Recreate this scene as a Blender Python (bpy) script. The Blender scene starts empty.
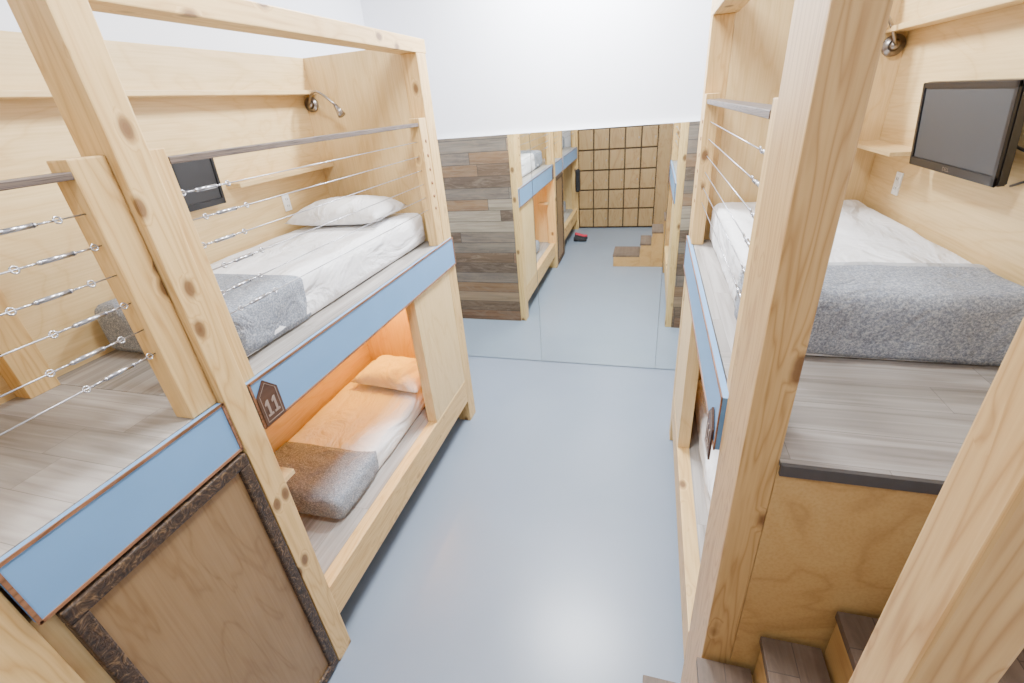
import bpy, bmesh, math, random
from mathutils import Vector, Matrix, noise
random.seed(7)
S=2.75
COL=bpy.context.scene.collection
WL={}          # world location of every created object
# ------------------------------------------------------------------ materials
def newmat(name):
    m=bpy.data.materials.new(name); m.use_nodes=True
    nt=m.node_tree; b=nt.nodes['Principled BSDF']
    return m,nt,b
def N(nt,t,**k):
    n=nt.nodes.new(t)
    for a,v in k.items():
        if hasattr(n,a): setattr(n,a,v)
        else: n.inputs[a].default_value=v
    return n
def ramp(nt,stops,interp='LINEAR'):
    r=nt.nodes.new('ShaderNodeValToRGB'); cr=r.color_ramp; cr.interpolation=interp
    while len(cr.elements)<len(stops): cr.elements.new(0.5)
    for e,(p,c) in zip(cr.elements,stops):
        e.position=p; e.color=(c[0],c[1],c[2],1)
    return r
def coords(nt,scale,rnd=7.0):
    tc=nt.nodes.new('ShaderNodeTexCoord'); oi=nt.nodes.new('ShaderNodeObjectInfo')
    mu=N(nt,'ShaderNodeMath',operation='MULTIPLY'); nt.links.new(oi.outputs['Random'],mu.inputs[0]); mu.inputs[1].default_value=rnd
    ad=N(nt,'ShaderNodeVectorMath',operation='ADD'); nt.links.new(tc.outputs['Object'],ad.inputs[0]); nt.links.new(mu.outputs[0],ad.inputs[1])
    mp=nt.nodes.new('ShaderNodeMapping'); mp.inputs['Scale'].default_value=scale
    nt.links.new(ad.outputs[0],mp.inputs['Vector'])
    return mp.outputs[0],ad.outputs[0]
def mixc(nt,f,a,b,mode='MIX'):
    m=nt.nodes.new('ShaderNodeMix'); m.data_type='RGBA'; m.blend_type=mode
    for s,v in ((m.inputs[0],f),(m.inputs[6],a),(m.inputs[7],b)):
        if isinstance(v,bpy.types.NodeSocket): nt.links.new(v,s)
        elif isinstance(v,(int,float)): s.default_value=v
        else: s.default_value=(v[0],v[1],v[2],1)
    return m.outputs[2]
def mth(nt,op,a,b=None):
    n=N(nt,'ShaderNodeMath',operation=op)
    for i,x in enumerate((a,b)):
        if x is None: continue
        if isinstance(x,(int,float)): n.inputs[i].default_value=x
        else: nt.links.new(x,n.inputs[i])
    return n.outputs[0]
def bump(nt,b,h,strength=.15,dist=.01):
    bp=nt.nodes.new('ShaderNodeBump'); bp.inputs['Strength'].default_value=strength; bp.inputs['Distance'].default_value=dist
    nt.links.new(h,bp.inputs['Height']); nt.links.new(bp.outputs[0],b.inputs['Normal'])
def axs(a,al,ac):
    return tuple(al if 'XYZ'[i]==a else ac for i in range(3))
def wood(name,axis,c1,c2,c3,knots=True,rough=.45,al=.6,ac=6.0,cathedral=False):
    m,nt,b=newmat(name)
    v,raw=coords(nt,axs(axis,al,ac))
    n1=N(nt,'ShaderNodeTexNoise',Scale=1.0,Detail=3.0,Distortion=1.4 if cathedral else .4)
    nt.links.new(v,n1.inputs['Vector'])
    v2,_=coords(nt,axs(axis,3.0,110.0))
    n2=N(nt,'ShaderNodeTexNoise',Scale=1.0,Detail=3.0); nt.links.new(v2,n2.inputs['Vector'])
    field=n1.outputs[0]
    if knots:
        v3,_=coords(nt,axs(axis,8.5,14.0))
        vo=N(nt,'ShaderNodeTexVoronoi',Scale=1.0); nt.links.new(v3,vo.inputs['Vector'])
        sp=N(nt,'ShaderNodeSeparateColor'); nt.links.new(vo.outputs['Color'],sp.inputs[0])
        gt=mth(nt,'GREATER_THAN',sp.outputs[0],.86)
        sw=ramp(nt,[(0,(1,1,1)),(.35,(.4,.4,.4)),(.6,(0,0,0))],'EASE'); nt.links.new(vo.outputs['Distance'],sw.inputs[0])
        field=mth(nt,'ADD',field,mth(nt,'MULTIPLY',mth(nt,'MULTIPLY',sw.outputs[0],gt),.18))
    m2=mth(nt,'MULTIPLY',mth(nt,'PINGPONG',mth(nt,'MULTIPLY',field,7.0 if cathedral else 14.0),.5),2.0)
    r=ramp(nt,[(0,c3),(.25 if cathedral else .3,c2),(1 if cathedral else .7,c1)])
    nt.links.new(m2,r.inputs[0])
    r2=ramp(nt,[(.3,(.86,.82,.76)),(.6,(1,1,1))]); nt.links.new(n2.outputs[0],r2.inputs[0])
    col=mixc(nt,.8,r.outputs[0],r2.outputs[0],'MULTIPLY')
    if knots:
        kr=ramp(nt,[(0,(1,1,1)),(.22,(.9,.9,.9)),(.30,(.45,.45,.45)),(.42,(0,0,0))]); nt.links.new(vo.outputs['Distance'],kr.inputs[0])
        ml=mth(nt,'MULTIPLY',mth(nt,'MULTIPLY',kr.outputs[0],gt),.92)
        col=mixc(nt,ml,col,(.12,.048,.014))
    nt.links.new(col,b.inputs['Base Color']); b.inputs['Roughness'].default_value=rough
    bump(nt,b,n2.outputs[0],.06,.004)
    return m
P1,P2,P3=(.69,.465,.195),(.645,.42,.165),(.565,.345,.125)
pineY=wood('pine_y','Y',P1,P2,P3); pineZ=wood('pine_z','Z',P1,P2,P3)
pineR=wood('rough_pine_z','Z',(.52,.33,.135),(.47,.29,.112),(.38,.215,.075))
Q1,Q2,Q3=(.74,.54,.265),(.72,.515,.245),(.67,.46,.205)
plyZ=wood('birch_ply_z','Z',Q1,Q2,Q3,False,al=.7,ac=2.6,cathedral=True)
plyY=wood('birch_ply_y','Y',Q1,Q2,Q3,False,al=.7,ac=2.6,cathedral=True)
plyX=wood('birch_ply_x','X',Q1,Q2,Q3,False,al=.7,ac=2.6,cathedral=True)
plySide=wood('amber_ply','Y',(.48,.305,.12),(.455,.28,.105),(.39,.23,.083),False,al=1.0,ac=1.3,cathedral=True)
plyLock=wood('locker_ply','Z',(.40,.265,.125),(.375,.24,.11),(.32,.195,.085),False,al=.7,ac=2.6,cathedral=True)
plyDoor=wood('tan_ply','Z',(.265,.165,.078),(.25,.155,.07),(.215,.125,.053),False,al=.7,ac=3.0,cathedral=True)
redwood=wood('cable_hole_brown','Z',(.22,.08,.03),(.2,.07,.03),(.15,.05,.02),False)
darkrail=wood('dark_cap','Y',(.13,.095,.075),(.085,.06,.05),(.035,.025,.02),False,al=1,ac=30)
trimbrown=wood('trim_brown','Y',(.26,.12,.06),(.2,.09,.045),(.13,.06,.025),False)
signbrown=wood('sign_walnut','Y',(.085,.038,.020),(.07,.030,.016),(.05,.02,.011),False)

def planks(name,along,across,width,length,cols,rough=.55,gap=.006,gs=.75,mottle=0):
    m,nt,b=newmat(name)
    tc=nt.nodes.new('ShaderNodeTexCoord'); sp=nt.nodes.new('ShaderNodeSeparateXYZ'); nt.links.new(tc.outputs['Object'],sp.inputs[0])
    M=lambda op,a,bv=None: mth(nt,op,a,bv)
    A=sp.outputs['XYZ'.index(along)]; C=sp.outputs['XYZ'.index(across)]
    c=M('DIVIDE',C,width); row=M('FLOOR',c); fc=M('FRACT',c)
    wn=N(nt,'ShaderNodeTexWhiteNoise',noise_dimensions='1D'); nt.links.new(row,wn.inputs['W'])
    a=M('ADD',M('DIVIDE',A,length),M('MULTIPLY',wn.outputs[0],5.0)); seg=M('FLOOR',a); fa=M('FRACT',a)
    cb=nt.nodes.new('ShaderNodeCombineXYZ'); nt.links.new(row,cb.inputs[0]); nt.links.new(seg,cb.inputs[1])
    w2=N(nt,'ShaderNodeTexWhiteNoise',noise_dimensions='2D'); nt.links.new(cb.outputs[0],w2.inputs['Vector'])
    k=len(cols); r=ramp(nt,[(i/k,cols[i]) for i in range(k)],'CONSTANT'); nt.links.new(w2.outputs[0],r.inputs[0])
    mp=nt.nodes.new('ShaderNodeMapping'); mp.inputs['Scale'].default_value=axs(along,1.5,28.0)
    ad=N(nt,'ShaderNodeVectorMath',operation='ADD'); nt.links.new(tc.outputs['Object'],ad.inputs[0]); nt.links.new(w2.outputs['Color'],ad.inputs[1])
    nt.links.new(ad.outputs[0],mp.inputs[0])
    n=N(nt,'ShaderNodeTexNoise',Scale=1.0,Detail=6.0,Distortion=.8); nt.links.new(mp.outputs[0],n.inputs['Vector'])
    gr=ramp(nt,[(.3,(.52,.50,.48)),(.7,(1.0,1.0,1.0))]); nt.links.new(n.outputs[0],gr.inputs[0])
    col=mixc(nt,.95,r.outputs[0],gr.outputs[0],'MULTIPLY')
    if mottle:
        mp2=nt.nodes.new('ShaderNodeMapping'); mp2.inputs['Scale'].default_value=axs(along,3.0,11.0); nt.links.new(ad.outputs[0],mp2.inputs[0])
        n3=N(nt,'ShaderNodeTexNoise',Scale=1.0,Detail=7.0,Distortion=1.5,Roughness=.7); nt.links.new(mp2.outputs[0],n3.inputs['Vector'])
        mr=ramp(nt,[(.45,(0,0,0)),(.66,(1,1,1))]); nt.links.new(n3.outputs[0],mr.inputs[0])
        col=mixc(nt,M('MULTIPLY',mr.outputs[0],mottle),col,(.23,.165,.115))
    g1=M('LESS_THAN',fc,gap/width); g2=M('LESS_THAN',fa,gap/length); g=M('MAXIMUM',g1,g2)
    col=mixc(nt,M('MULTIPLY',g,gs),col,(.04,.03,.025))
    nt.links.new(col,b.inputs['Base Color']); b.inputs['Roughness'].default_value=rough
    bump(nt,b,n.outputs[0],.1,.004)
    return m
G=[(.385,.355,.33),(.43,.40,.375),(.355,.33,.305),(.40,.375,.35),(.45,.42,.395)]
deckY=planks('gray_plank_y','Y','X',.15,1.1,G,gap=.002,gs=.5)
deckX=planks('gray_plank_x','X','Y',.15,1.1,G,gap=.002,gs=.5)
treadm=planks('tread_plank','Y','X',.19,.9,[(.11,.073,.05),(.15,.10,.07),(.13,.087,.06)],gap=.003,mottle=.25)
RC=[(.22,.11,.055),(.28,.18,.105),(.11,.07,.047),(.35,.28,.21),(.25,.14,.07),(.20,.16,.13),(.15,.09,.052),(.32,.21,.125),(.18,.14,.115)]
reclaim=planks('reclaimed_barnwood','X','Z',.14,1.7,RC,rough=.75,gap=.008,mottle=.55)

def plain(name,c,rough=.5,metal=0.0,nz=.04,scale=30.0,bmp=.0):
    m,nt,b=newmat(name)
    v,_=coords(nt,(1,1,1))
    n=N(nt,'ShaderNodeTexNoise',Scale=scale,Detail=4.0); nt.links.new(v,n.inputs['Vector'])
    r=ramp(nt,[(.3,tuple(max(0,x*(1-nz)) for x in c)),(.7,tuple(min(1,x*(1+nz)) for x in c))]); nt.links.new(n.outputs[0],r.inputs[0])
    nt.links.new(r.outputs[0],b.inputs['Base Color']); b.inputs['Roughness'].default_value=rough; b.inputs['Metallic'].default_value=metal
    if bmp: bump(nt,b,n.outputs[0],bmp,.005)
    return m
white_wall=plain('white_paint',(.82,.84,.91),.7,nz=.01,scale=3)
ceil_m=plain('ceiling_low_bounce_gray',(.42,.42,.42),.8,nz=.01,scale=3)  # out-of-view ceiling, colour darkened to gray to cut bounced light
blue=plain('blue_laminate',(.155,.315,.55),.4,nz=.03,scale=5)
steel=plain('steel',(.50,.50,.53),.28,1.0)
cablem=plain('steel_cable',(.42,.42,.45),.35,.9)
nickel=plain('brushed_nickel',(.33,.30,.28),.3,1.0)
blackp=plain('black_plastic',(.010,.010,.012),.35)
screenm=plain('monitor_screen',(.046,.047,.050),.5,nz=.1,scale=2)
darkscreen=plain('dark_monitor_screen',(.020,.020,.022),.4,nz=.1,scale=2)
whitep=plain('white_plastic',(.85,.85,.83),.35)
edgem=plain('deck_edge_metal',(.055,.05,.05),.45)
lockgap=plain('locker_carcass',(.075,.045,.022),.6)
darkp=plain('dark_slot',(.05,.05,.05),.5)
cream=plain('sign_cream',(.27,.20,.16),.5)
redcloth=plain('red_cloth',(.5,.03,.06),.8)
blackcloth=plain('black_cloth',(.015,.015,.018),.9,bmp=.3)
def cloth(name,c):
    m,nt,b=newmat(name)
    v,_=coords(nt,(1.0,.45,1.0))
    n=N(nt,'ShaderNodeTexNoise',Scale=4.0,Detail=5.0,Distortion=1.2,Roughness=.5); nt.links.new(v,n.inputs['Vector'])
    r=ramp(nt,[(0,tuple(x*.97 for x in c)),(1,c)]); nt.links.new(n.outputs[0],r.inputs[0])
    nt.links.new(r.outputs[0],b.inputs['Base Color']); b.inputs['Roughness'].default_value=.85
    bump(nt,b,n.outputs[0],.9,.09)
    return m
sheet=cloth('white_sheet',(.88,.88,.90)); pillowm=cloth('pillow_cotton',(.87,.87,.88))
foldm=cloth('pale_gray_fold',(.46,.475,.505))
def bark():
    m,nt,b=newmat('dark_bark_frame')
    v,_=coords(nt,(1,1,1))
    n=N(nt,'ShaderNodeTexNoise',Scale=22.0,Detail=7.0,Distortion=3.5); nt.links.new(v,n.inputs['Vector'])
    r=ramp(nt,[(.38,(.018,.010,.006)),(.55,(.055,.030,.015)),(.68,(.17,.10,.045))]); nt.links.new(n.outputs[0],r.inputs[0])
    nt.links.new(r.outputs[0],b.inputs['Base Color']); b.inputs['Roughness'].default_value=.55; bump(nt,b,n.outputs[0],.5,.01)
    return m
barkm=bark()
def melange():
    m,nt,b=newmat('gray_melange_blanket')
    v,_=coords(nt,(1,1,1))
    n=N(nt,'ShaderNodeTexNoise',Scale=120.0,Detail=4.0,Roughness=.8,Distortion=.4); nt.links.new(v,n.inputs['Vector'])
    r=ramp(nt,[(.38,(.14,.16,.205)),(.50,(.245,.27,.315)),(.62,(.43,.45,.48))]); nt.links.new(n.outputs[0],r.inputs[0])
    nt.links.new(r.outputs[0],b.inputs['Base Color']); b.inputs['Roughness'].default_value=.95
    n2=N(nt,'ShaderNodeTexNoise',Scale=5.0,Detail=3.0,Distortion=1.0); nt.links.new(v,n2.inputs['Vector'])
    bump(nt,b,n2.outputs[0],.6,.06)
    return m
blanketm=melange()
def floorm():
    m,nt,b=newmat('blue_gray_epoxy')
    v,_=coords(nt,(1,1,1),0)
    n=N(nt,'ShaderNodeTexNoise',Scale=.9,Detail=3.0,Distortion=.6); nt.links.new(v,n.inputs['Vector'])
    r=ramp(nt,[(.3,(.195,.238,.305)),(.7,(.22,.263,.33))]); nt.links.new(n.outputs[0],r.inputs[0])
    nt.links.new(r.outputs[0],b.inputs['Base Color']); b.inputs['Roughness'].default_value=.31
    return m
floor_mat=floorm()
def mirrorm():
    m,nt,b=newmat('mirror_glass')
    v,_=coords(nt,(1,1,1))
    n=N(nt,'ShaderNodeTexNoise',Scale=2.0); nt.links.new(v,n.inputs['Vector'])
    r=ramp(nt,[(.3,(.93,.98,.94)),(.7,(.95,.99,.955))]); nt.links.new(n.outputs[0],r.inputs[0])
    nt.links.new(r.outputs[0],b.inputs['Base Color']); b.inputs['Metallic'].default_value=1; b.inputs['Roughness'].default_value=.012
    return m
mirror_mat=mirrorm()

# ------------------------------------------------------------------ geometry helpers (H units in, metres out)
def obj_from_bm(name,bm,loc,mat,smooth=False):
    me=bpy.data.meshes.new(name); bm.normal_update(); bm.to_mesh(me); bm.free()
    for p in me.polygons: p.use_smooth=smooth
    o=bpy.data.objects.new(name,me); COL.objects.link(o); o.location=loc
    WL[o.name]=Vector(loc)
    if mat: me.materials.append(mat)
    return o
def box(name,x0,x1,y0,y1,z0,z1,mat,bev=.0012,parent=None):
    x0,x1=sorted((x0,x1)); y0,y1=sorted((y0,y1)); z0,z1=sorted((z0,z1))
    c=Vector(((x0+x1)/2,(y0+y1)/2,(z0+z1)/2))*S
    bm=bmesh.new(); bmesh.ops.create_cube(bm,size=1)
    bmesh.ops.scale(bm,vec=((x1-x0)*S,(y1-y0)*S,(z1-z0)*S),verts=bm.verts)
    if bev: bmesh.ops.bevel(bm,geom=bm.edges[:],offset=min(bev*S,.3*S*min(x1-x0,y1-y0,z1-z0)),segments=2,affect='EDGES',profile=.6)
    o=obj_from_bm(name,bm,c,mat)
    if parent: adopt(parent,o)
    return o
def adopt(p,o):
    o.parent=p; o.matrix_parent_inverse=Matrix.Translation(-WL[p.name])
def empty(name,x,y,z,label,cat,group=None):
    e=bpy.data.objects.new(name,None); COL.objects.link(e); e.location=Vector((x,y,z))*S; e.empty_display_size=.1
    WL[e.name]=Vector((x,y,z))*S; tag(e,label,cat,group); return e
def tag(o,label,cat,group=None):
    o['label']=label; o['category']=cat
    if group: o['group']=group
def add_cyl(bm,p0,p1,r,seg=12,r2=None):
    p0=Vector(p0); p1=Vector(p1); d=p1-p0
    q=Vector((0,0,1)).rotation_difference(d.normalized()).to_matrix().to_4x4()
    bmesh.ops.create_cone(bm,cap_ends=True,segments=seg,radius1=r,radius2=r if r2 is None else r2,depth=d.length,matrix=Matrix.Translation((p0+p1)/2)@q)
def add_torus(bm,c,R,r,axis,n=16,k=8):
    axis=Vector(axis).normalized(); q=Vector((0,0,1)).rotation_difference(axis)
    vs=[]
    for i in range(n):
        a=2*math.pi*i/n; row=[]
        for j in range(k):
            t=2*math.pi*j/k
            p=Vector(((R+r*math.cos(t))*math.cos(a),(R+r*math.cos(t))*math.sin(a),r*math.sin(t)))
            row.append(bm.verts.new(Vector(c)+q@p))
        vs.append(row)
    for i in range(n):
        for j in range(k):
            bm.faces.new((vs[i][j],vs[(i+1)%n][j],vs[(i+1)%n][(j+1)%k],vs[i][(j+1)%k]))
def tube(name,pts,r,mat,loc,parent=None,k=8):
    bm=bmesh.new(); rows=[]
    pts=[Vector(p) for p in pts]
    for i,p in enumerate(pts):
        d=(pts[min(i+1,len(pts)-1)]-pts[max(i-1,0)]).normalized()
        q=Vector((0,0,1)).rotation_difference(d)
        rows.append([bm.verts.new(p+q@Vector((r*math.cos(2*math.pi*j/k),r*math.sin(2*math.pi*j/k),0))) for j in range(k)])
    for i in range(len(rows)-1):
        for j in range(k): bm.faces.new((rows[i][j],rows[i][(j+1)%k],rows[i+1][(j+1)%k],rows[i+1][j]))
    bm.faces.new(rows[0][::-1]); bm.faces.new(rows[-1])
    o=obj_from_bm(name,bm,loc,mat,True)
    if parent: adopt(parent,o)
    return o
def softbox(name,x0,x1,y0,y1,z0,z1,r,mat,amp=.0,freq=4.0,seed=0,cut=None,solid=0,step=.012,parent=None,hem=0,bow=0):
    x0,x1=sorted((x0,x1))
    c=Vector(((x0+x1)/2,(y0+y1)/2,z0))*S
    h=Vector((x1-x0,y1-y0,z1-z0))*S/2; r=r*S
    n=[max(4,int(2*h[i]/(step*S))) for i in range(3)]
    n[2]=max(6,n[2])
    bm=bmesh.new(); cache={}
    def V(i,j,k):
        key=(i,j,k)
        if key in cache: return cache[key]
        p=Vector((-h.x+2*h.x*i/n[0],-h.y+2*h.y*j/n[1],-h.z+2*h.z*k/n[2]))
        q=Vector([max(-h[a]+r,min(h[a]-r,p[a])) for a in range(3)])
        d=p-q
        if d.length>r: p=q+d.normalized()*r
        w=p+c+Vector((seed*3.1,seed,0))
        nn=noise.noise(w*freq)+.5*noise.noise(w*freq*2.3)
        fl=Vector((noise.noise(Vector((w.x*freq*1.5,w.y*freq*1.5,seed))),noise.noise(Vector((w.y*freq*1.7,w.x*freq,seed+9))),0))
        low=1-(k/n[2])
        out=Vector((p.x/h.x if abs(p.x)>h.x*.97 else 0,p.y/h.y if abs(p.y)>h.y*.97 else 0,0))
        topf=1 if k>=n[2]-1 else .25
        # far cut edge of a folded blanket: wavy boundary
        if bow and j==n[1]: p.y+=bow*S*noise.noise(Vector((w.x*3,seed,w.z*2)))
        p=p+Vector((0,0,nn*amp*topf*(1 if k>0 else 0)))+out*(fl.x+fl.y)*amp*(.8+hem*low)
        if hem and k==0: p.z+=fl.y*amp*1.5
        v=bm.verts.new(p+Vector((0,0,h.z))); cache[key]=v; return v
    def F(a,b,cc,d):
        bm.faces.new((V(*a),V(*b),V(*cc),V(*d)))
    cut=cut or ''
    for i in range(n[0]):
        for j in range(n[1]):
            F((i,j,n[2]),(i+1,j,n[2]),(i+1,j+1,n[2]),(i,j+1,n[2]))
            if 'b' not in cut: F((i,j,0),(i,j+1,0),(i+1,j+1,0),(i+1,j,0))
    for i in range(n[0]):
        for k in range(n[2]):
            if 'n' not in cut: F((i,0,k),(i+1,0,k),(i+1,0,k+1),(i,0,k+1))
            if 'f' not in cut: F((i,n[1],k),(i,n[1],k+1),(i+1,n[1],k+1),(i+1,n[1],k))
    for j in range(n[1]):
        for k in range(n[2]):
            if 'l' not in cut: F((0,j,k),(0,j,k+1),(0,j+1,k+1),(0,j+1,k))
            if 'r' not in cut: F((n[0],j,k),(n[0],j+1,k),(n[0],j+1,k+1),(n[0],j,k+1))
    bmesh.ops.recalc_face_normals(bm,faces=bm.faces)
    o=obj_from_bm(name,bm,c,mat,True)
    if solid:
        md=o.modifiers.new('thickness','SOLIDIFY'); md.thickness=solid*S; md.offset=1
    if parent: adopt(parent,o)
    return o
def pillow(cx,cy,z,lx,ly,h,rot,label,group,seed=0,tilt=0):
    bm=bmesh.new(); n=28; top={};bot={}
    for i in range(n+1):
        for j in range(n+1):
            u=-1+2*i/n; v=-1+2*j/n
            t=max(0,(1-abs(u)**3.2)*(1-abs(v)**3.2))**.55
            x=lx/2*u*(1-.07*(1-abs(v)**2))*S*1.03; y=ly/2*v*(1-.09*(1-abs(u)**2))*S*1.03
            w=noise.noise(Vector((x*9+seed,y*9,seed)))*.014+noise.noise(Vector((x*22,y*22,seed)))*.007
            zt=h*.68*S*t+w*t*1.2; zb=-h*.32*S*t
            top[i,j]=bm.verts.new((x,y,zt+h*.32*S))
            bot[i,j]=top[i,j] if (i in(0,n) or j in (0,n)) else bm.verts.new((x,y,zb+h*.32*S))
    for i in range(n):
        for j in range(n):
            bm.faces.new((top[i,j],top[i+1,j],top[i+1,j+1],top[i,j+1]))
            try: bm.faces.new((bot[i,j],bot[i,j+1],bot[i+1,j+1],bot[i+1,j]))
            except ValueError: pass
    o=obj_from_bm('pillow',bm,Vector((cx,cy,z))*S,pillowm,True)
    o.rotation_euler=(tilt,0,math.radians(rot)); tag(o,label,'pillow',group); return o

# ------------------------------------------------------------------ room shell
def struct(o): o['kind']='structure'; return o
W0,W1,YB,YF,ZC=-.965,.50,-.66,1.69,1.6
struct(box('floor',W0-.05,W1+.05,YB-.05,YF+.05,-.03,0,floor_mat,0))
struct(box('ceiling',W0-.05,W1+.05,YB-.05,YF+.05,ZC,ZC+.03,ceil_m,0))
struct(box('wall_left',W0-.04,W0,YB,YF,0,ZC,white_wall,0))
struct(box('wall_right',W1,W1+.04,YB,YF,0,ZC,white_wall,0))
struct(box('wall_far',W0-.04,W1+.04,YF,YF+.04,0,ZC,white_wall,0))
struct(box('wall_near',W0-.04,W1+.04,YB-.04,YB,0,ZC,white_wall,0))
for i,(a,b) in enumerate([(-.874,-.406),(-.406,.062),(.062,.497)]):
    o=box('wall_mirror',a+.0005,b-.0005,1.675,1.689,.003,.9055,mirror_mat,.0004)
    tag(o,'tall frameless mirror sheet fixed to the white wall','mirror','mirror sheets along the wall')

# ------------------------------------------------------------------ cables
def turnbuckle(x,y,z,parent,s_=1):
    bm=bmesh.new(); L=.058*S; r=.0015*S
    add_cyl(bm,(0,-L*.26,0),(0,L*.26,0),r*1.7,12)
    for s in (-1,1):
        add_cyl(bm,(0,s*L*.26,0),(0,s*L*.32,0),r*1.9,12,r*1.1); add_cyl(bm,(0,s*L*.3,0),(0,s*L*.58,0),r*.75)
        add_torus(bm,(0,s*L*.645,0),.0034*S,.0010*S,(1,0,.3))
    o=obj_from_bm('turnbuckle',bm,Vector((x,y,z))*S,steel,True); adopt(parent,o); return o
ZCAB=[.93,.895,.86,.825,.79,.757]
def cables(parent,x,y0,y1,tb=None,s_=1):
    for i,z in enumerate(ZCAB):
        bm=bmesh.new(); add_cyl(bm,(0,-(y1-y0)*S/2,0),(0,(y1-y0)*S/2,0),.0009*S,8)
        c=obj_from_bm('cable',bm,Vector((x,(y0+y1)/2,z))*S,cablem,True); adopt(parent,c)
        if tb is not None: turnbuckle(x,tb+(.012 if i%2 else -.008),z,c,s_)

def lamp(cx,cy,cz,sx,label,up=.034):
    e=empty('reading_lamp',cx,cy,cz,label,'lamp','gooseneck reading lamps')
    bm=bmesh.new(); add_cyl(bm,(0,0,0),(0,-.008*S,0),.019*S,28); add_cyl(bm,(0,-.008*S,0),(0,-.016*S,0),.011*S,20,.006*S)
    o=obj_from_bm('lamp_base',bm,Vector((cx,cy,cz))*S,nickel,True); adopt(e,o)
    pts=[]
    for i in range(19):
        t=i/18; pts.append(Vector((sx*.10*t,-.014-.035*math.sin(t*2.2),up*math.sin(t*3.0)-.012*t))*S)
    tube('gooseneck',pts,.0034*S,nickel,Vector((cx,cy,cz))*S,e)
    bm=bmesh.new(); p=pts[-1]; add_cyl(bm,p,p+Vector((sx*.016,-.004,-.026))*S,.005*S,16,.0105*S)
    o=obj_from_bm('lamp_head',bm,Vector((cx,cy,cz))*S,nickel,True); adopt(e,o)
def outlet(x,y,z,nx,label):
    e=empty('power_outlet',x,y,z,label,'outlet','wall outlets')
    box('cover_plate',x,x+nx*.0025,y-.0125,y+.0125,z-.021,z+.021,whitep,.001,e)
    for dz in (-.0085,.0085):
        s=box('socket',x+nx*.002,x+nx*.0035,y-.007,y+.007,z+dz-.006,z+dz+.006,whitep,.0008,e)
        for dy in (-.003,.003): 
            q=box('slot',x+nx*.0033,x+nx*.0038,y+dy-.0006,y+dy+.0006,z+dz-.0022,z+dz+.0028,darkp,0,None); adopt(s,q)
def glyph_mesh(name,txt,size,mat,thick=.0008):
    cu=bpy.data.curves.new(name,'FONT'); cu.body=txt; cu.size=size*S; cu.align_x='CENTER'; cu.align_y='CENTER'; cu.extrude=thick*S
    t=bpy.data.objects.new('tmp',cu); COL.objects.link(t); dg=bpy.context.evaluated_depsgraph_get()
    me=bpy.data.meshes.new_from_object(t.evaluated_get(dg)); bpy.data.objects.remove(t); bpy.data.curves.remove(cu)
    o=bpy.data.objects.new(name,me); COL.objects.link(o); me.materials.clear(); me.materials.append(mat); return o
def monitor(xc,yc,zc,w,h,nx,tilt,wallx,label,logo=True,scr=None):
    e=empty('wall_monitor',xc,yc,zc,label,'monitor','wall monitors')
    def part(name,y0,y1,z0,z1,x0,x1,mat,bev=.001):
        bm=bmesh.new(); bmesh.ops.create_cube(bm,size=1); bmesh.ops.scale(bm,vec=((abs(x1-x0))*S,(y1-y0)*S,(z1-z0)*S),verts=bm.verts)
        bmesh.ops.bevel(bm,geom=bm.edges[:],offset=bev*S,segments=2,affect='EDGES')
        bmesh.ops.translate(bm,verts=bm.verts,vec=Vector(((x0+x1)/2,(y0+y1)/2,(z0+z1)/2))*S)
        bmesh.ops.rotate(bm,verts=bm.verts,cent=(0,0,0),matrix=Matrix.Rotation(tilt,3,'Y'))
        o=obj_from_bm(name,bm,Vector((xc,yc,zc))*S,mat); adopt(e,o); return o
    part('housing',-w/2,w/2,-h/2,h/2,-nx*.012,0,blackp,.002)
    part('screen',-w/2+.008,w/2-.008,-h/2+.013,h/2-.008,0,nx*.0008,scr or screenm,.0002)
    part('bezel',-w/2,w/2,h/2-.008,h/2,0,nx*.003,blackp,.0008); part('bezel',-w/2,w/2,-h/2,-h/2+.013,0,nx*.003,blackp,.0008)
    part('bezel',-w/2,-w/2+.008,-h/2,h/2,0,nx*.003,blackp,.0008); part('bezel',w/2-.008,w/2,-h/2,h/2,0,nx*.003,blackp,.0008)
    box('wall_arm',xc-nx*.010,wallx,yc-.012,yc+.012,zc-.02,zc+.02,blackp,.001,e)
    box('arm_plate',wallx,wallx+nx*.005,yc-.02,yc+.02,zc-.03,zc+.03,blackp,.001,e)
    if logo:
        t=glyph_mesh('logo','DELL',.008,nickel,.0002)
        q=Matrix.Rotation(tilt,4,'Y')@Matrix.Translation(Vector((nx*.0035,0,-h/2+.0065))*S)@Matrix.Rotation(nx*math.pi/2,4,'Z')@Matrix.Rotation(math.pi/2,4,'X')
        t.data.transform(q); t.location=Vector((xc,yc,zc))*S; WL[t.name]=t.location.copy(); adopt(e,t)
    return e
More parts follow.
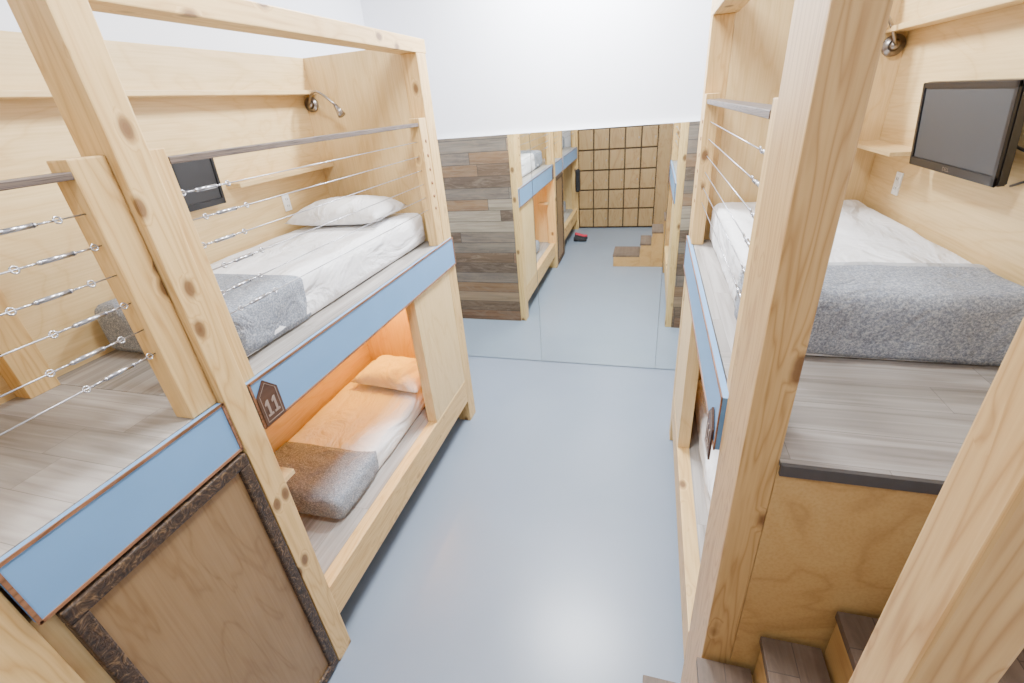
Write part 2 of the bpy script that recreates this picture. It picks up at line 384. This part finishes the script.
def number_sign(x,y0,y1,z0,z1,nx,label):
    e=empty('number_sign',x,(y0+y1)/2,z0,label,'sign','bunk number signs')
    def house(name,ins,xa,xb,mat,hole=None):
        def prof(k):
            return [(y0+k,z0+k),(y1-k,z0+k),(y1-k,z1-.022+k*.1),((y0+y1)/2,z1-k*1.1),(y0+k,z1-.022+k*.1)]
        bm=bmesh.new(); o_=prof(ins)
        if hole is None:
            a=[bm.verts.new(Vector((xa,p[0],p[1]))*S) for p in o_]; b=[bm.verts.new(Vector((xb,p[0],p[1]))*S) for p in o_]
            bm.faces.new(a); bm.faces.new(b[::-1])
            for i in range(5): bm.faces.new((a[i],a[(i+1)%5],b[(i+1)%5],b[i]))
        else:
            i_=prof(ins+hole)
            L=[[bm.verts.new(Vector((xx,p[0],p[1]))*S) for p in pp] for xx in (xa,xb) for pp in (o_,i_)]
            ao,ai,bo,bi=L
            for i in range(5):
                j=(i+1)%5
                bm.faces.new((ao[i],ao[j],ai[j],ai[i])); bm.faces.new((bo[i],bi[i],bi[j],bo[j]))
                bm.faces.new((ao[i],bo[i],bo[j],ao[j])); bm.faces.new((ai[i],ai[j],bi[j],bi[i]))
        bmesh.ops.recalc_face_normals(bm,faces=bm.faces)
        c=Vector((x,(y0+y1)/2,(z0+z1)/2))*S; bmesh.ops.translate(bm,verts=bm.verts,vec=-c)
        o=obj_from_bm(name,bm,c,mat); adopt(e,o)
    house('plaque',0,x,x+nx*.0028,signbrown)
    house('outline',.0045,x+nx*.0028,x+nx*.0032,cream,.0010)
    for k,dy in enumerate((-.0072,.0072)):
        yc=(y0+y1)/2+dy; bm=bmesh.new(); hh=.028
        prof=[(-.0055,0),(.0055,0),(.0055,.0035),(.0024,.0035),(.0024,hh),(-.0012,hh),(-.0055,hh-.005),(-.0055,hh-.009),(-.0018,hh-.007),(-.0018,.0035),(-.0055,.0035)]
        a=[bm.verts.new(Vector((nx*.0028,nx*p[0],.013+p[1]))*S) for p in prof]; b=[bm.verts.new(Vector((nx*.0036,nx*p[0],.013+p[1]))*S) for p in prof]
        bm.faces.new(a); bm.faces.new(b[::-1])
        for i in range(len(prof)): j=(i+1)%len(prof); bm.faces.new((a[i],a[j],b[j],b[i]))
        bmesh.ops.recalc_face_normals(bm,faces=bm.faces)
        o=obj_from_bm('digit',bm,Vector((x,yc,z0))*S,cream); adopt(e,o)

# ------------------------------------------------------------------ bunks
ZU,ZFB,ZT,ZL=.655,.572,1.13,.17
def fascia(parent,X,y0,y1,s,d0=-.005,d1=.004):
    p=box('blue_fascia',X+s*d0,X+s*d1,y0,y1,ZFB,ZU,blue,.0008,parent)
    bm=bmesh.new(); c=Vector((X+s*d0,(y0+y1)/2,(ZU+ZFB)/2))*S; w=.0030
    for (ya,yb,za,zb) in ((y0,y1,ZU-w,ZU+.001),(y0,y1,ZFB-.001,ZFB+w),(y0-.001,y0+w,ZFB,ZU),(y1-w,y1+.001,ZFB,ZU)):
        m=Matrix.Translation(Vector((X+s*(d0-.0006),(ya+yb)/2,(za+zb)/2))*S-c)@Matrix.Diagonal((.0018*S,(yb-ya)*S,(zb-za)*S,1))
        bmesh.ops.create_cube(bm,size=1,matrix=m)
    o=obj_from_bm('fascia_trim',bm,c,trimbrown); adopt(p,o)
    return p
def bunk(XF,s,py0,py1,sy1,fy0,fy1,label,landing_y=None,infill=True,stubfar=True,clad=True,fend=None):
    X=lambda d: XF+s*d
    e=empty('bunk_bed',X(.18),(py0+fy1)/2,0,label,'bunk bed','built-in timber bunks')
    B=lambda n,d0,d1,y0,y1,z0,z1,m,bev=.0012: box(n,X(d0),X(d1),y0,y1,z0,z1,m,bev,e)
    B('post',-.008 if s<0 else 0,.044 if s<0 else .036,py0,py1,0,ZT,pineZ if s<0 else pineR,.002); B('post',0,.044,fy0,fy1-(.006 if clad else 0),0,ZT,pineZ,.002)
    yn=py0
    B('rail_post',.003,.03,py1+.001,sy1,ZU,.985,pineZ)
    if stubfar:
        B('rail_post',0,.028,fy0-.045,fy0-.004,ZU,.985,pineZ)
        for z in ZCAB:
            bm=bmesh.new(); add_cyl(bm,(s*.0006*S,0,0),(-s*.0010*S,0,0),.0042*S,14)
            adopt(e,obj_from_bm('cable_grommet',bm,Vector((X(0),fy0-.022,z))*S,redwood,True))
    B('top_beam',0,.05,py0,fy1,ZT,ZT+.032,pineY,.002)
    B('end_panel',.044,.36,fy1-.05,fy1-.035,0,ZT+.02,plyZ)
    if clad: B('barnwood_cladding',.044,.372,fy1-.034,fy1-.006,0,ZT+.02,reclaim); B('barnwood_facing',.028,.372,fy1-.006,fy1,0,ZT-.002,reclaim,.0006)
    B('back_panel',.36,.372,yn,fy1-.035,0,1.15,plyY)
    B('ledge_box',.335,.36,yn,fy1-.05,1.074,1.15,plyY)
    B('ledge_shelf',.318,.36,yn,fy1-.05,1.064,1.0735,plyY)
    B('light_block_panel',.044,.36,yn+.002 if s<0 else yn+.02,yn+.012 if s<0 else yn+.03,0,ZU-.03,plyZ)  # added panel, stops warm berth light leaking past the near end
    if landing_y:
        B('landing_deck',.037,.36,yn,landing_y,ZU-.006,ZU,deckX,.0005)
        B('landing_edge_deck',.006,.0365,py1+.001,landing_y,ZU-.006,ZU,deckX,.0005)
        B('upper_deck',.006,.36,landing_y,fy1-.05,ZU-.006,ZU,deckY,.0005)
        B('deck_frame',.037,.36,yn,landing_y,ZU-.03,ZU-.006,plyY,.0005)
        B('deck_frame',.006,.36,landing_y,fy1-.05,ZU-.03,ZU-.006,plyY,.0005)
    else:
        B('upper_deck',.006,.36,yn,fy1-.05,ZU-.006,ZU,deckY,.0005)
        B('deck_frame',.006,.36,yn,fy1-.05,ZU-.03,ZU-.006,plyY,.0005)
    fascia(e,XF,py1+.004,fend or fy1-.012,s)
    B('bottom_rail',0,.03,py1,fy0,.085,ZL,pineY,.002)
    B('lower_deck',.03,.36,py0,fy1-.05,ZL-.02,ZL-.002,deckY,.0005)
    B('hand_rail',.002,.028,sy1,fy0-(.045 if stubfar else .002),.966,.9745,darkrail,.001)
    if infill:
        B('infill_stile',.001,.03,fy0-.235,fy0-.205,ZL,ZFB,plyZ); B('infill_panel',.001,.016,fy0-.205,fy0,ZL,ZFB,plyZ,.0004)
    cables(e,X(.014),sy1,fy0-.045,sy1+.055 if s<0 else sy1+.045)
    return e
LX,RX=-.572,.107
bl=bunk(LX,-1,.403,.445,.473,1.225,1.285,'tall pine bunk with blue fascia, cable rail and warm-lit lower berth')
br=bunk(RX,1,.41,.515,.55,1.235,1.285,'tall pine bunk with plank landing beside the boxed stairs',landing_y=.64)
bn=bunk(LX,-1,-.60,-.558,-.53,.085,.13,'pine bunk with blue fascia near the locker wall',infill=False,stubfar=False,clad=False,fend=.08)
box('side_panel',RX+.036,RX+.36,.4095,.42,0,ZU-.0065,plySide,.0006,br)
box('deck_edging',RX+.0365,RX+.36,.4035,.409,ZU-.013,ZU+.001,edgem,.0008,br)
box('bedside_ledge',LX-.03,LX-.09,.447,.50,.425,.435,plyX,.001,bl)
la=empty('raised_landing',LX-.18,.27,0,'gray plank landing with cable rail and blue fascia','landing')
A=lambda n,d0,d1,y0,y1,z0,z1,m,bev=.0012: box(n,LX-d0,LX-d1,y0,y1,z0,z1,m,bev,la)
A('deck',.006,.36,.131,.402,ZU-.006,ZU,deckX,.0005); A('deck_frame',.01,.36,.131,.402,ZU-.03,ZU-.006,plyY)
A('rail_post',.004,.035,.362,.402,ZU,.985,pineZ,.002)
A('hand_rail',.004,.03,.131,.362,.965,.973,darkrail)
A('back_panel',.36,.372,.131,.402,0,1.15,plyY); A('ledge_box',.335,.36,.131,.402,1.065,1.15,plyY)
A('back_stud',.325,.36,.36,.402,ZU,1.06,pineZ)
A('front_stile',.008,.02,.131,.165,0,ZFB,plyZ)
fascia(la,LX,.133,.401,-1)
cables(la,LX-.014,.131,.362,.305)
dp=empty('cupboard_door',LX,.275,0,'tan plywood door framed in dark rough bark-like moulding','door')
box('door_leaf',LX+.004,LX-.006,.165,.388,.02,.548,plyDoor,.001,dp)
fw=.019
for (ya,yb,za,zb) in ((.147,.400,.546,.566),(.147,.400,.008,.028),(.147,.147+fw,.028,.546),(.400-fw,.400,.028,.546)):
    box('door_frame',LX+.010,LX-.004,ya,yb,za,zb,barkm,.003,dp)

# ------------------------------------------------------------------ beds
def bed(x0,x1,y0,y1,z,h,gy,label_m,label_b,seed=1,fold=.035):
    m=softbox('mattress',x0,x1,y0,y1,z,z+h,.018,sheet,.009,3.2,seed); tag(m,label_m,'mattress','bunk mattresses')
    b=softbox('blanket',x0-.002,x1+.002,y0-.002,gy,z+.002,z+h+.0018,.018,blanketm,.009,3.2,seed,cut='bf',solid=.0007,hem=1.2,bow=.03); tag(b,label_b,'blanket','gray blankets')
    if fold:
        softbox('blanket_fold',x0-.0032,x1+.0032,gy-fold,gy+.006,z+.012,z+h+.0032,.018,foldm,.009,3.2,seed,cut='bfn',solid=.0007,hem=1.2,bow=.03,parent=b)
    return m
MT=.09
bed(-.917,-.624,.50,1.225,ZU,MT,.69,'white-sheeted mattress on the upper plank deck','gray heathered blanket folded over the mattress foot',seed=1,fold=0)
bed(-.917,-.640,.60,1.225,ZL-.002,.068,.775,'white-sheeted mattress in the warm-lit lower berth','gray heathered blanket over the lower mattress foot',seed=2,fold=.0)
bed(.15,.456,.63,1.225,ZU,.095,.765,'white-covered mattress below the black monitor','speckled blue-gray blanket draped over the mattress end',seed=3,fold=.03)
bed(.16,.456,.60,1.225,ZL-.002,.085,.74,'white-sheeted mattress in the shaded lower berth','gray blanket on the shaded lower mattress',seed=4)
bed(-.917,-.657,-.50,.075,ZU,MT,-.38,'white mattress on the deck near the lockers','gray blanket near the lockers',seed=5)
bed(-.917,-.657,-.50,.075,ZL-.002,.085,-.38,'white mattress in the lower berth near the lockers','gray blanket in the lower berth near the lockers',seed=6)
pillow(-.785,1.10,ZU+MT+.003,.26,.18,.062,4,'plump white pillow at the head of the upper mattress','pillows',1)
pillow(-.745,1.10,ZL+.070,.24,.16,.06,-6,'pillow glowing orange under the warm berth light','pillows',2)
pillow(.33,1.14,ZL+.086,.22,.15,.045,3,'white pillow in the shaded lower berth','pillows',3)

# ------------------------------------------------------------------ wall fixtures
BLX,BRX=LX-.36,RX+.36
o=box('wall_shelf',BLX,BLX+.04,.88,1.234,.878,.888,plyY); tag(o,'narrow plywood shelf on the berth back panel','shelf','berth wall shelves')
o=box('wall_shelf',BRX,BRX-.060,1.02,1.234,.863,.870,plyY); tag(o,'narrow plywood shelf ending beside the monitor','shelf','berth wall shelves')
outlet(BLX,1.05,.812,1,'white duplex outlet below the narrow shelf')
outlet(BRX,1.10,.802,-1,'white duplex outlet below the monitor shelf')
monitor(BLX+.020,.795,.905,.105,.105,1,math.radians(4),BLX,'small black monitor seen behind the cable rail',False,darkscreen)
mo=monitor(BRX-.038,.885,.915,.235,.125,-1,math.radians(-6),BRX,'black flat monitor on a wall arm above the bed')
tube('power_cable',[Vector(p)*S-Vector((BRX-.02,.80,.90))*S for p in ((BRX-.022,.80,.905),(BRX-.012,.77,.895),(BRX-.006,.755,.875),(BRX-.004,.765,.86),(BRX-.003,.79,.85))],.0018*S,blackp,Vector((BRX-.02,.80,.90))*S,mo)
lamp(BLX+.02,1.2345,1.04,1,'nickel gooseneck lamp under the berth ledge')
lamp(BRX-.021,1.2345,1.042,-1,'nickel gooseneck lamp above the monitor shelf',.06)
number_sign(LX+.0058,.452,.495,.574,.648,1,'dark brown house-shaped plaque numbered 11')
number_sign(RX-.0058,.535,.578,.540,.614,-1,'dark brown house-shaped plaque on the fascia end')

# ------------------------------------------------------------------ stairs
st=empty('box_stairs',.05,.30,0,'boxed plywood stairs with weathered brown plank treads','stairs')
rise=.0755; run=.068
for i in range(8):
    zt=rise*(i+1)
    xa=.035+(i-2)*run; xb=min(xa+run,BRX)
    if i==0: xa-=.10
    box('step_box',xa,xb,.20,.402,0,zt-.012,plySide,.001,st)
    box('tread',xa-.004,xb-.0045,.20,.402,zt-.012,zt,treadm,.0012,st)
o=box('newel_post',.136,.168,.165,.199,0,1.25,pineR,.002); tag(o,'square pine post standing beside the stairs','post')

# ------------------------------------------------------------------ lockers
lk=empty('locker_bank',-.25,-.62,0,'tall bank of square plywood lockers','lockers')
box('carcass',-.566,.046,-.655,-.612,0,.93,lockgap,.001,lk)
box('filler_panel',.047,.49,-.655,-.612,0,.93,plyLock,.001,lk)
for c in range(5):
    for r in range(6):
        x0=-.563+c*.1215; z0=.008+r*.153
        d=box('locker_door',x0+.005,x0+.1165,-.6115,-.596,z0+.006,z0+.147,plyLock,.003,lk)
        h=box('latch',x0+.098,x0+.105,-.596,-.592,z0+.066,z0+.080,nickel,.001); adopt(d,h)
jk=softbox('jacket',-.568,-.535,-.50,-.42,.33,.50,.015,blackcloth,.02,6,3); tag(jk,'black jacket hanging on the bunk post','jacket')
def shoe(x,y,mat,label):
    bm=bmesh.new(); n=14;k=10; rows=[]
    for i in range(n+1):
        t=i/n; L=.10*S; w=(.018+.006*math.sin(t*math.pi))*S*(1 if 0<t<1 else .4); hgt=(.038-.022*min(1,t*1.4))*S*(1 if t>0 else .8)
        row=[]
        for j in range(k):
            a=2*math.pi*j/k; row.append(bm.verts.new((-L/2+L*t,w*math.cos(a),max(0,hgt/2+hgt/2*math.sin(a)))))
        rows.append(row)
    for i in range(n):
        for j in range(k): bm.faces.new((rows[i][j],rows[i][(j+1)%k],rows[i+1][(j+1)%k],rows[i+1][j]))
    bm.faces.new(rows[0]); bm.faces.new(rows[-1][::-1])
    bmesh.ops.recalc_face_normals(bm,faces=bm.faces)
    o=obj_from_bm('shoe',bm,Vector((x,y,0))*S,mat,True); tag(o,label,'shoe','shoes beside the bunk')
shoe(-.50,-.20,blackcloth,'black shoe on the floor beside the bunk'); shoe(-.50,-.26,blackcloth,'black shoe on the floor beside the bunk')
shoe(-.51,-.33,redcloth,'red shoe on the floor beside the bunk')

# ------------------------------------------------------------------ lights
def area(name,x,y,z,sx,sy,p,col=(1,1,1),rot=(0,0,0)):
    l=bpy.data.lights.new(name,'AREA'); l.shape='RECTANGLE'; l.size=sx*S; l.size_y=sy*S; l.energy=p; l.color=col
    o=bpy.data.objects.new(name,l); COL.objects.link(o); o.location=Vector((x,y,z))*S; o.rotation_euler=rot; return o
area('ceiling_light',-.23,1.42,1.57,.30,.12,310,(.96,.98,1)); area('ceiling_light',-.23,.60,1.57,.30,.12,140,(.96,.98,1)); area('ceiling_light',-.23,-.30,1.57,.30,.12,66,(.96,.98,1))
def pt(name,x,y,z,p,col,r=.03):
    l=bpy.data.lights.new(name,'POINT'); l.energy=p; l.color=col; l.shadow_soft_size=r
    o=bpy.data.objects.new(name,l); COL.objects.link(o); o.location=Vector((x,y,z))*S
pt('berth_lamp',-.80,1.14,.52,34,(1,.49,.03)); pt('berth_lamp',.40,1.17,.54,3,(1,.6,.2))
w=bpy.data.worlds.new('world'); bpy.context.scene.world=w; w.use_nodes=True
w.node_tree.nodes['Background'].inputs[0].default_value=(.9,.95,1,1); w.node_tree.nodes['Background'].inputs[1].default_value=.5

# ------------------------------------------------------------------ camera
cd=bpy.data.cameras.new('camera'); cam=bpy.data.objects.new('camera',cd); COL.objects.link(cam)
cd.lens=458/1024*36; cd.sensor_width=36; cd.clip_start=.05
r_=Vector((.9613,.2641,-.0783)); u_=Vector((-.0552,.4635,.8845)); b_=r_.cross(u_).normalized(); r_.normalize(); u_=b_.cross(r_)
M=Matrix((r_,u_,b_)).transposed().to_4x4(); M.translation=Vector((0,0,S)); cam.matrix_world=M
bpy.context.scene.camera=cam
